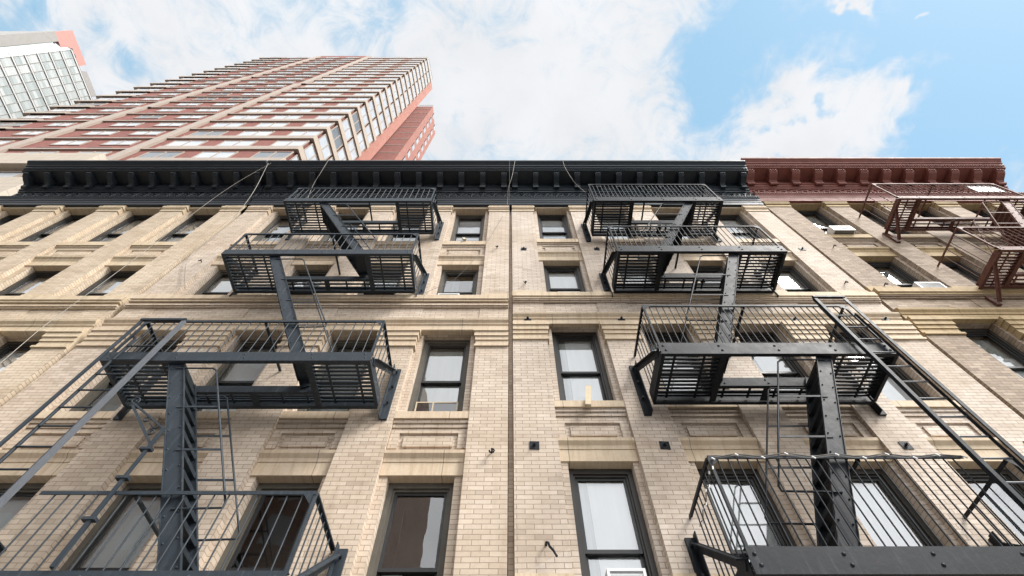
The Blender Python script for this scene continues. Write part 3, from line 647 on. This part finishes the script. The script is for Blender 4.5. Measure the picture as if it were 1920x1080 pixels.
# ================================================================== air conditioners and small things in the windows
def air_con(x0, x1, z0, z1, y0, y1, label):
    root = thing('air_conditioner', ((x0 + x1) / 2, (y0 + y1) / 2, z0), label, 'air conditioner', 'window air conditioners')
    m = MB(); m.box(x0, x1, y0 + .012, y1, z0, z1); m.box(x0, x0 + .03, y0, y0 + .012, z0, z1); m.box(x1 - .03, x1, y0, y0 + .012, z0, z1)
    m.box(x0 + .03, x1 - .03, y0, y0 + .012, z0, z0 + .03); m.box(x0 + .03, x1 - .03, y0, y0 + .012, z1 - .03, z1)
    m.box(x0 + .03, x1 - .03, y0 + .02, y1 - .04, z0 - .008, z0, 1)
    m.build('case', [PLW, GRILLE], root)
    g = MB(); n = 9
    for i in range(n):
        z = z0 + .04 + (z1 - z0 - .08) * i / (n - 1); g.box(x0 + .03, x1 - .03, y0 + .003, y0 + .011, z - .006, z + .006)
    g.build('grille', GRILLE, root)
air_con(1.04, 1.46, 2.68, 3.12, 5.33, 5.70, 'white air conditioner in the tall window right of the joint, at the bottom edge')
air_con(1.00, 1.47, 8.72, 9.06, 5.36, 5.70, 'white air conditioner just right of the joint, resting on the stone belt')
air_con(-1.52, -1.07, 8.60, 8.95, 5.34, 5.70, 'white air conditioner just left of the joint, resting on the stone belt')
air_con(8.46, 9.02, 11.95, 12.22, 5.2, 5.70, 'white air conditioner jutting from a top-storey window under the red cornice')
air_con(8.66, 9.2, 8.98, 9.26, 5.24, 5.70, 'white air conditioner on the stone belt, left of the brown balcony')
p = MB(); p.bar((1.152, 5.20, 5.47), (1.277, 5.48, 6.2), .085, .05, side=(1, 0, 0)); tag(p.build('wooden_post', WOOD), 'pale wooden post leaning over a sill on the building right of the joint', 'post')
p = MB(); p.bar((-1.157, 5.28, 11.5), (-1.25, 5.50, 12.08), .07, .05, side=(1, 0, 0)); tag(p.build('wooden_post', WOOD), 'short wooden post on a top-storey window sill left of the joint', 'post')
p = MB(); p.sphere((-1.42, 5.95, 3.28), .17, cut=3); lamp = tag(p.build('pendant_lamp', paint('opal_glass', (.7, .7, .66), .3)), 'round white globe lamp hanging inside the dark window at bottom, left of the joint', 'lamp')
p = MB(); p.tube([(-1.42, 5.95, 3.44), (-1.42, 5.95, 4.3)], .008, 5); p.v = p.v; 
q = p.build('cord', CABLE_D, lamp)
# window screen in B
p = MB(); z0, z1, a, c, y = 5.47, 5.90, -1.50, -.83, 5.545
p.box(a, c, y, y + .02, z1, z1 + .02); p.box(a, a + .02, y, y + .02, z0, z1); p.box(c - .02, c, y, y + .02, z0, z1); p.box(-1.235, -1.215, y, y + .02, z0, z1)
p.box(a + .02, c - .02, y + .008, y + .012, z0, z1, 1)
tag(p.build('window_screen', [WOOD, GLD]), 'wooden framed insect screen in the lower half of a shaded window left of the joint', 'screen')
p = MB(); p.box(12.3, 13.05, 4.36, 4.385, 12.52, 13.0); p.box(12.3, 13.05, 4.352, 4.36, 12.9, 12.93)
tag(p.build('board', PLW), 'white board fixed to the railing of the top brown balcony', 'board')
# ================================================================== cables
def cable(pts, r, m, label):
    P = [Vector(p) for p in pts]; out = []
    for i in range(len(P) - 1):          # Catmull-Rom smoothing
        p0, p1, p2, p3 = P[max(i - 1, 0)], P[i], P[i + 1], P[min(i + 2, len(P) - 1)]
        for k in range(6):
            t = k / 6; out.append(.5 * ((2 * p1) + (p2 - p0) * t + (2 * p0 - 5 * p1 + 4 * p2 - p3) * t * t + (3 * p1 - p0 - 3 * p2 + p3) * t ** 3))
    out.append(P[-1]); b = MB(); b.tube(out, r * .62, 5); return tag(b.build('cable', m), label, 'cable', 'cables hanging on the facades')
CB = [
  ([(-7.47, 4.42, 15.34), (-8.12, 4.7, 14.16), (-8.5, 4.95, 12.83), (-8.55, 5.1, 10.23), (-8.49, 5.12, 8.24), (-8.47, 5.13, 7.41), (-8.3, 5.13, 6.25)], 0.009, 'p', 'thin cable running diagonally from the black cornice across the far left facade'),
  ([(-7.56, 4.42, 15.34), (-7.41, 4.8, 13.75), (-7.46, 5.1, 12.47), (-7.56, 5.22, 11.69), (-7.61, 5.24, 10.94), (-7.46, 5.24, 10.18), (-6.83, 5.24, 9.0)], 0.014, 'p', 'thick pale cable hanging along the joint between the two left buildings'),
  ([(-5.79, 4.42, 15.69), (-5.83, 4.6, 14.98), (-5.96, 4.85, 14.52), (-5.88, 5.1, 13.47)], 0.011, 'p', 'pale cable dropping over the black cornice above the slate grey fire escape'),
  ([(0.15, 4.42, 15.69), (0.05, 4.6, 14.61), (-0.06, 4.85, 14.22), (-0.08, 5.1, 14.04), (-0.09, 5.2, 13.78)], 0.012, 'p', 'cable hanging down the gap between the two middle cornices'),
  ([(1.66, 4.42, 15.63), (1.7, 4.52, 15.16), (1.86, 4.7, 14.67), (2.01, 4.9, 14.77), (2.27, 5.05, 14.42)], 0.012, 'p', 'crooked cable over the dark cornice beside the top right black balcony'),
  ([(-0.21, 5.25, 13.03), (-0.65, 5.25, 11.02), (-1.04, 5.26, 9.82), (-1.29, 5.26, 9.31), (-1.59, 5.2, 8.89), (-1.8, 5.15, 8.59)], 0.006, 'd', 'thin dark wire slanting past the window left of the joint')]
for pts, r, m, lab in CB: cable(pts, r, {'p': CABLE, 'd': CABLE_D}[m], lab)
# string lights on the lowest balcony of C
b = MB(); pts = [(2.15 + i * .27, 4.235, 3.70 + (.03 if i % 2 else -.02) + random.uniform(-.015, .015)) for i in range(11)]
b.tube(pts, .006, 5, 0)
for p in pts:
    b.tube([p, (p[0] + .02, p[1] - .012, p[2] - .035)], .009, 5, 1)
pts = [(2.13, 4.25 + i * .12, 3.60 - i * .02 + (.03 if i % 2 else -.03)) for i in range(8)]; b.tube(pts, .006, 5, 0)
for p in pts: b.tube([p, (p[0] - .012, p[1], p[2] - .04)], .009, 5, 1)
tag(b.build('string_lights', [CABLE_D, PLW]), 'string of small lights wound along the railing of the lowest black balcony', 'string lights')

# ================================================================== red brick tower behind
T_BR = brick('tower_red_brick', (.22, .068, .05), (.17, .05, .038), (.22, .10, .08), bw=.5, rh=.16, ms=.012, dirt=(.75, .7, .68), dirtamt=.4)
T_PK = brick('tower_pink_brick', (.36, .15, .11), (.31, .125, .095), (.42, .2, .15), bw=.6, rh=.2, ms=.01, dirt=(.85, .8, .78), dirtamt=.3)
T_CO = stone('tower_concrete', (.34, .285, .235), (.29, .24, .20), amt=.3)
T_CD = stone('tower_concrete_lit_side', (.42, .35, .28), (.36, .30, .24), amt=.3)  # same concrete, lighter: light on the side face put into the colour
T_DK = paint('tower_vent_dark', (.06, .03, .025), .7)
YT = 14.5; XC, XR, XL, XE = -23.7, -41.6, -56.2, -69.6; FH, ZB = 4.9, 55.2
SA = radians(6); sd = Vector((sin(SA), cos(SA))); KMAX = 20; KMIN = -4
tow = thing('apartment_tower', (-46, 24, -1.6), 'tall red brick tower with beige floor bands rising behind the black cornice', 'building')
c0 = Vector((XC, YT)); cW = c0 + sd * 6.3; cP = c0 + sd * 8.2
ztop = ZB + FH * KMAX + 3.4
b = MB()
b.prism_z([(XE, YT + .02), (XC - .3, YT + .02), (cW.x - .3, cW.y), (cP.x - .3, cP.y), (cP.x - 12, cP.y + 1), (XE + 4, cP.y + 6)], -1.6, ztop)
b.box(XL, XR, YT + .02, YT + 8, ztop, ztop + 5.2)
b.build('brick_wall', T_BR, tow)
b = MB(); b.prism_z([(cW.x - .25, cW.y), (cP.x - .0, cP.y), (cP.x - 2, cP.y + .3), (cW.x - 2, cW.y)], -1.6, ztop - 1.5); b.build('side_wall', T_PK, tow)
# rear wing
b = MB(); b.box(-23.4, -19.2, 22.9, 29.6, -1.6, 128.6); b.build('rear_wing', T_BR, tow)
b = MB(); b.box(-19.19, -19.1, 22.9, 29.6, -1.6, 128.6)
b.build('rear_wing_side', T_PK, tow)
b = MB()
for k in range(0, 16): b.box(-22.85, -19.25, 22.84, 22.9, 56.4 + k * FH, 56.65 + k * FH)
b.build('rear_wing_bands', T_CO, tow)
for nm, x0, x1, k0, k1 in (('pilaster', XR - .5, XR + .5, KMIN, 9), ('pilaster', XR - .3 + .5, XR + 1.3, 10, 20), ('pilaster', XL - .6, XL + .5, KMIN, 4), ('pilaster', XL - .2, XL + .9, 5, 11), ('pilaster', XL + .2, XL + 1.2, 12, 20)):
    b = MB(); b.box(x0 - .15, x1 + .15, YT - .27, YT + .3, ZB + FH * k0, ZB + FH * (k1 + 1) - .1); b.build(nm, T_CO, tow)
for k in range(KMIN, KMAX + 1):
    z = ZB + FH * k; b = MB()
    hb = 1.3; stp = 0
    # right section: deep beige bands wrapping the corner
    b.box(XR + 2.0, XC, YT - .2, YT + .3, z, z + hb)
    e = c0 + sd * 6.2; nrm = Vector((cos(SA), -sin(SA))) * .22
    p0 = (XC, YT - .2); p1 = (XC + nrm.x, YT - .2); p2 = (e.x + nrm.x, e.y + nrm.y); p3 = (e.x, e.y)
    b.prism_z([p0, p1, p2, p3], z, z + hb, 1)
    # thin bands across the brick middle, and slabs running past the left edge
    b.box(XE, XR + 2.0, YT - .2, YT + .3, z, z + .36)
    b.box(XE - 1.1, XL - 8.3, YT - .28, YT + 3, z, z + hb * .8)
    b.build('floor_band', [T_CO, T_CD], tow)
# windows: one mesh each way, shared by copies
def tower_window(w, h):
    m = MB(); f = .12
    m.box(0, f, 0, .12, 0, h); m.box(w - f, w, 0, .12, 0, h); m.box(f, w - f, 0, .12, 0, f); m.box(f, w - f, 0, .12, h - f, h); m.box(w / 2 - .07, w / 2 + .07, 0, .12, f, h - f)
    m.box(f, w / 2 - .07, .05, .06, f, h - f, 1); m.box(w / 2 + .07, w - f, .05, .06, f, h - f, 1)
    pass
    return m
spots = []
for k in range(KMIN, KMAX + 1):
    z = ZB + FH * k
    for x, w in ((-39.6, 3.9), (-33.7, 3.9), (-27.5, 3.75), (-53.0, 3.5), (-47.2, 3.5), (-61.6, 3.0), (-69.3, 4.6)): spots.append((k, x, YT - .075, z + (1.75 if x > XR else 2.3), w, 0))
    for t, w in ((.35, 2.7), (3.3, 2.7)): spots.append((k, t, 0, z + 1.66, w, 1))
protos = {}; far = MB(); cnt = 0
T_GB = paint('tower_blind', (.42, .43, .44), .5, (.2, .22, .24), .85, .35)
for k, x, y, z, w, side in sorted(spots, key=lambda s: (abs(s[0] - 3.5))):
    h = (2.5 if x > XR else 2.0) if not side else 2.9
    if side:
        pp = c0 + sd * (x) + Vector((cos(SA), -sin(SA))) * .1; loc = Vector((pp.x, pp.y, z)); rot = pi / 2 - SA
    else: loc = Vector((x, y, z)); rot = 0
    if cnt < 100:
        dk = random.random() < .14; key = (w, h, dk)
        if key not in protos:
            o = tower_window(w, h).build('window', [T_CO, GLK if dk else GLT, T_GB], tow); protos[key] = o
            o['org0'] = 1; me = o.data
            for v in me.vertices: v.co += Vector(tow['org'])
        else:
            o = protos[key].copy(); S.collection.objects.link(o); o.parent = tow
        o.location = loc - Vector(tow['org']); o.rotation_euler = (0, 0, rot); cnt += 1
    else:
        m = tower_window(w, h); R = Matrix.Rotation(rot, 3, 'Z'); far.add([R @ Vector(v) + loc for v in m.v], [], 0)
        off = len(far.v) - len(m.v)
        for f, mi in zip(m.f, m.m): far.f.append(tuple(off + i for i in f)); far.m.append(mi); far.sm.append(False)
o = far.build('upper_windows', [T_CO, GLT, T_GB], tow); o['kind'] = 'stuff'
b = MB()
for k in range(KMIN, KMAX + 1):
    z = ZB + FH * k
    for x, w in ((-40.2, 2.6), (-53.6, 2.6), (-47.8, 2.6), (-62.2, 2.4), (-67.5, 2.6)): b.box(x, x + w, YT + .0, YT + .04, z + .85, z + 1.5)
b.build('vents', T_DK, tow)['kind'] = 'stuff'
b = MB()
for k in range(0, 15):
    for y in (24.6, 27.4): b.box(-19.1, -19.06, y, y + 1.0, 57.6 + k * FH, 60.2 + k * FH); b.box(-19.1, -18.98, y - .12, y, 57.6 + k * FH, 60.2 + k * FH, 1)
b.build('rear_wing_windows', [T_GB, T_DK], tow)['kind'] = 'stuff'
# ================================================================== beige podium left of the row
pod = thing('stone_building', (-34, 12, -1.6), 'beige stone building at the left edge beside the end of the black cornice', 'building')
b = MB(); XQ = -21.4; P7 = 7.0
b.box(-48, XQ, P7, 13.5, 24.3, 26.2); b.box(-48, XQ - .5, P7 + .45, 13.5, 22.1, 24.3); b.box(-48, XQ, P7, 13.5, -1.6, 22.1)
b.box(XQ - .6, XQ, P7 + .002, 13.4, 22.1, 24.3)
b.build('stone_wall', stone('podium_stone', (.56, .49, .40), (.50, .43, .35), amt=.3, joint=(1.1, .45, .008)), pod)
for x in (-27.6, -32.2, -36.8):
    m = tower_window(4.0, 1.85); q = MB(); q.add([Vector(v) + Vector((x, P7 + .30, 22.15)) for v in m.v], [], 0)
    for f, mi in zip(m.f, m.m): q.f.append(f); q.m.append(mi); q.sm.append(False)
    q.build('window', [T_CO, GLT, T_GB], pod)
# ================================================================== glass tower at upper left
GX = -80.0
gt = thing('glass_tower', (GX - 12, 18, -1.6), 'glass office tower with white mullions and pink rooftop slab at upper left', 'building')
G_W = paint('white_mullion', (.52, .52, .50), .5); G_G = paint('grey_cladding', (.29, .28, .26), .6, (.25, .24, .22), .6, 1.2); G_P = paint('pink_slab', (.46, .225, .19), .6, (.42, .205, .17), .4, 1)
G_GL, _t, _p = mat('curtain_glass'); _u = nd(_t, 'ShaderNodeUVMap'); _m = nd(_t, 'ShaderNodeMapping'); _m.inputs['Location'].default_value = (.05, .38, 0)
_b = nd(_t, 'ShaderNodeTexBrick'); _b.offset = 0; _b.inputs['Scale'].default_value = 1; _b.inputs['Brick Width'].default_value = 1.3; _b.inputs['Row Height'].default_value = .625; _b.inputs['Mortar Size'].default_value = .02
_t.links.new(_u.outputs[0], _m.inputs[0]); _t.links.new(_m.outputs[0], _b.inputs['Vector'])
_b.inputs['Color1'].default_value = (.30, .35, .345, 1); _b.inputs['Color2'].default_value = (.50, .52, .51, 1); _b.inputs['Mortar'].default_value = (.45, .45, .43, 1)
_t.links.new(_b.outputs['Color'], _p.inputs['Base Color']); _p.inputs['Roughness'].default_value = .3; G_K = paint('dark_gasket', (.03, .03, .03), .5); G_BK = paint('pale_spandrel', (.70, .76, .75), .25, (.60, .67, .66), .8, .35)
b = MB(); b.box(GX - 25, GX - .35, 6.5, 30, -1.6, 97.0); b.build('core', G_BK, gt)
b = MB(); b.box(GX - 25, GX - .2, 4.85, 6.45, -1.6, 98.2); b.build('grey_wall', G_G, gt)
b = MB(); b.box(GX - 25, GX - .05, 11.75, 16.2, 99.9, 101.6); b.box(GX - 25, GX - .3, 7.9, 30, 97, 99.9)
b.build('roof_parapet', G_G, gt)
b = MB(); b.box(GX - 1.2, GX - .3, 4.92, 10.75, 98.2, 102.4); b.build('pink_slab', G_P, gt)
b = MB(); b.box(GX - .3, GX - .2, 7.75, 8.1, 100.3, 100.6); b.box(GX - .3, GX - .2, 8.7, 9.3, 100.45, 100.62); b.build('vent', G_K, gt)
b = MB(); b.box(GX - .12, GX - .09, 7.9, 30, -1.6, 99.9); b.add([(GX - .8, 6.45, -1.6), (GX - .12, 7.9, -1.6), (GX - .12, 7.9, 99.9), (GX - .8, 6.45, 98.6)], [(0, 1, 2, 3)]); b.build('glazing', G_GL, gt)
z = 100.0
while z > 60:
    b = MB(); b.box(GX - .1, GX, 7.9, 30, z - .16, z + .16); b.box(GX - .1, GX + .015, 7.9, 30, z - .20, z - .16, 1); b.box(GX - .1, GX + .015, 7.9, 30, z + .16, z + .20, 1)
    b.add([(GX - .79, 6.45, z - .08), (GX - .09, 7.9, z - .08), (GX - .09, 7.9, z + .08), (GX - .79, 6.45, z + .08)], [(0, 1, 2, 3)], 1)
    b.build('floor_band', [G_W, G_K], gt); z -= 2.5
y = 7.95
while y < 24:
    b = MB(); b.box(GX - .1, GX + .02, y - .03, y + .03, 40, 99.9); b.build('mullion', G_G, gt); y += 1.3
# ================================================================== building across the street, mirrored in the lower windows
op = thing('apartment_building', (-24, -24, -1.6), 'brown brick building across the street, mirrored in the lower left windows', 'building')
b = MB(); b.box(-45, -9.5, -40, -19, -1.6, 42); b.build('brick_wall', brick('brown_brick', (.30, .20, .155), (.23, .15, .115), (.2, .15, .12), bw=.3, rh=.1), op)
for k in range(11):
    for i in range(11):
        b = MB(); b.box(-44 + i * 3.1, -42.3 + i * 3.1, -19.05, -18.97, 1 + k * 3.6, 3.2 + k * 3.6); b.build('window', paint('far_window', (.34, .36, .37), .3) if (k == 0 and i == 0) else bpy.data.materials['far_window'], op)
for o in bpy.data.objects:
    for q in ('org', 'org0'):
        if q in o: del o[q]
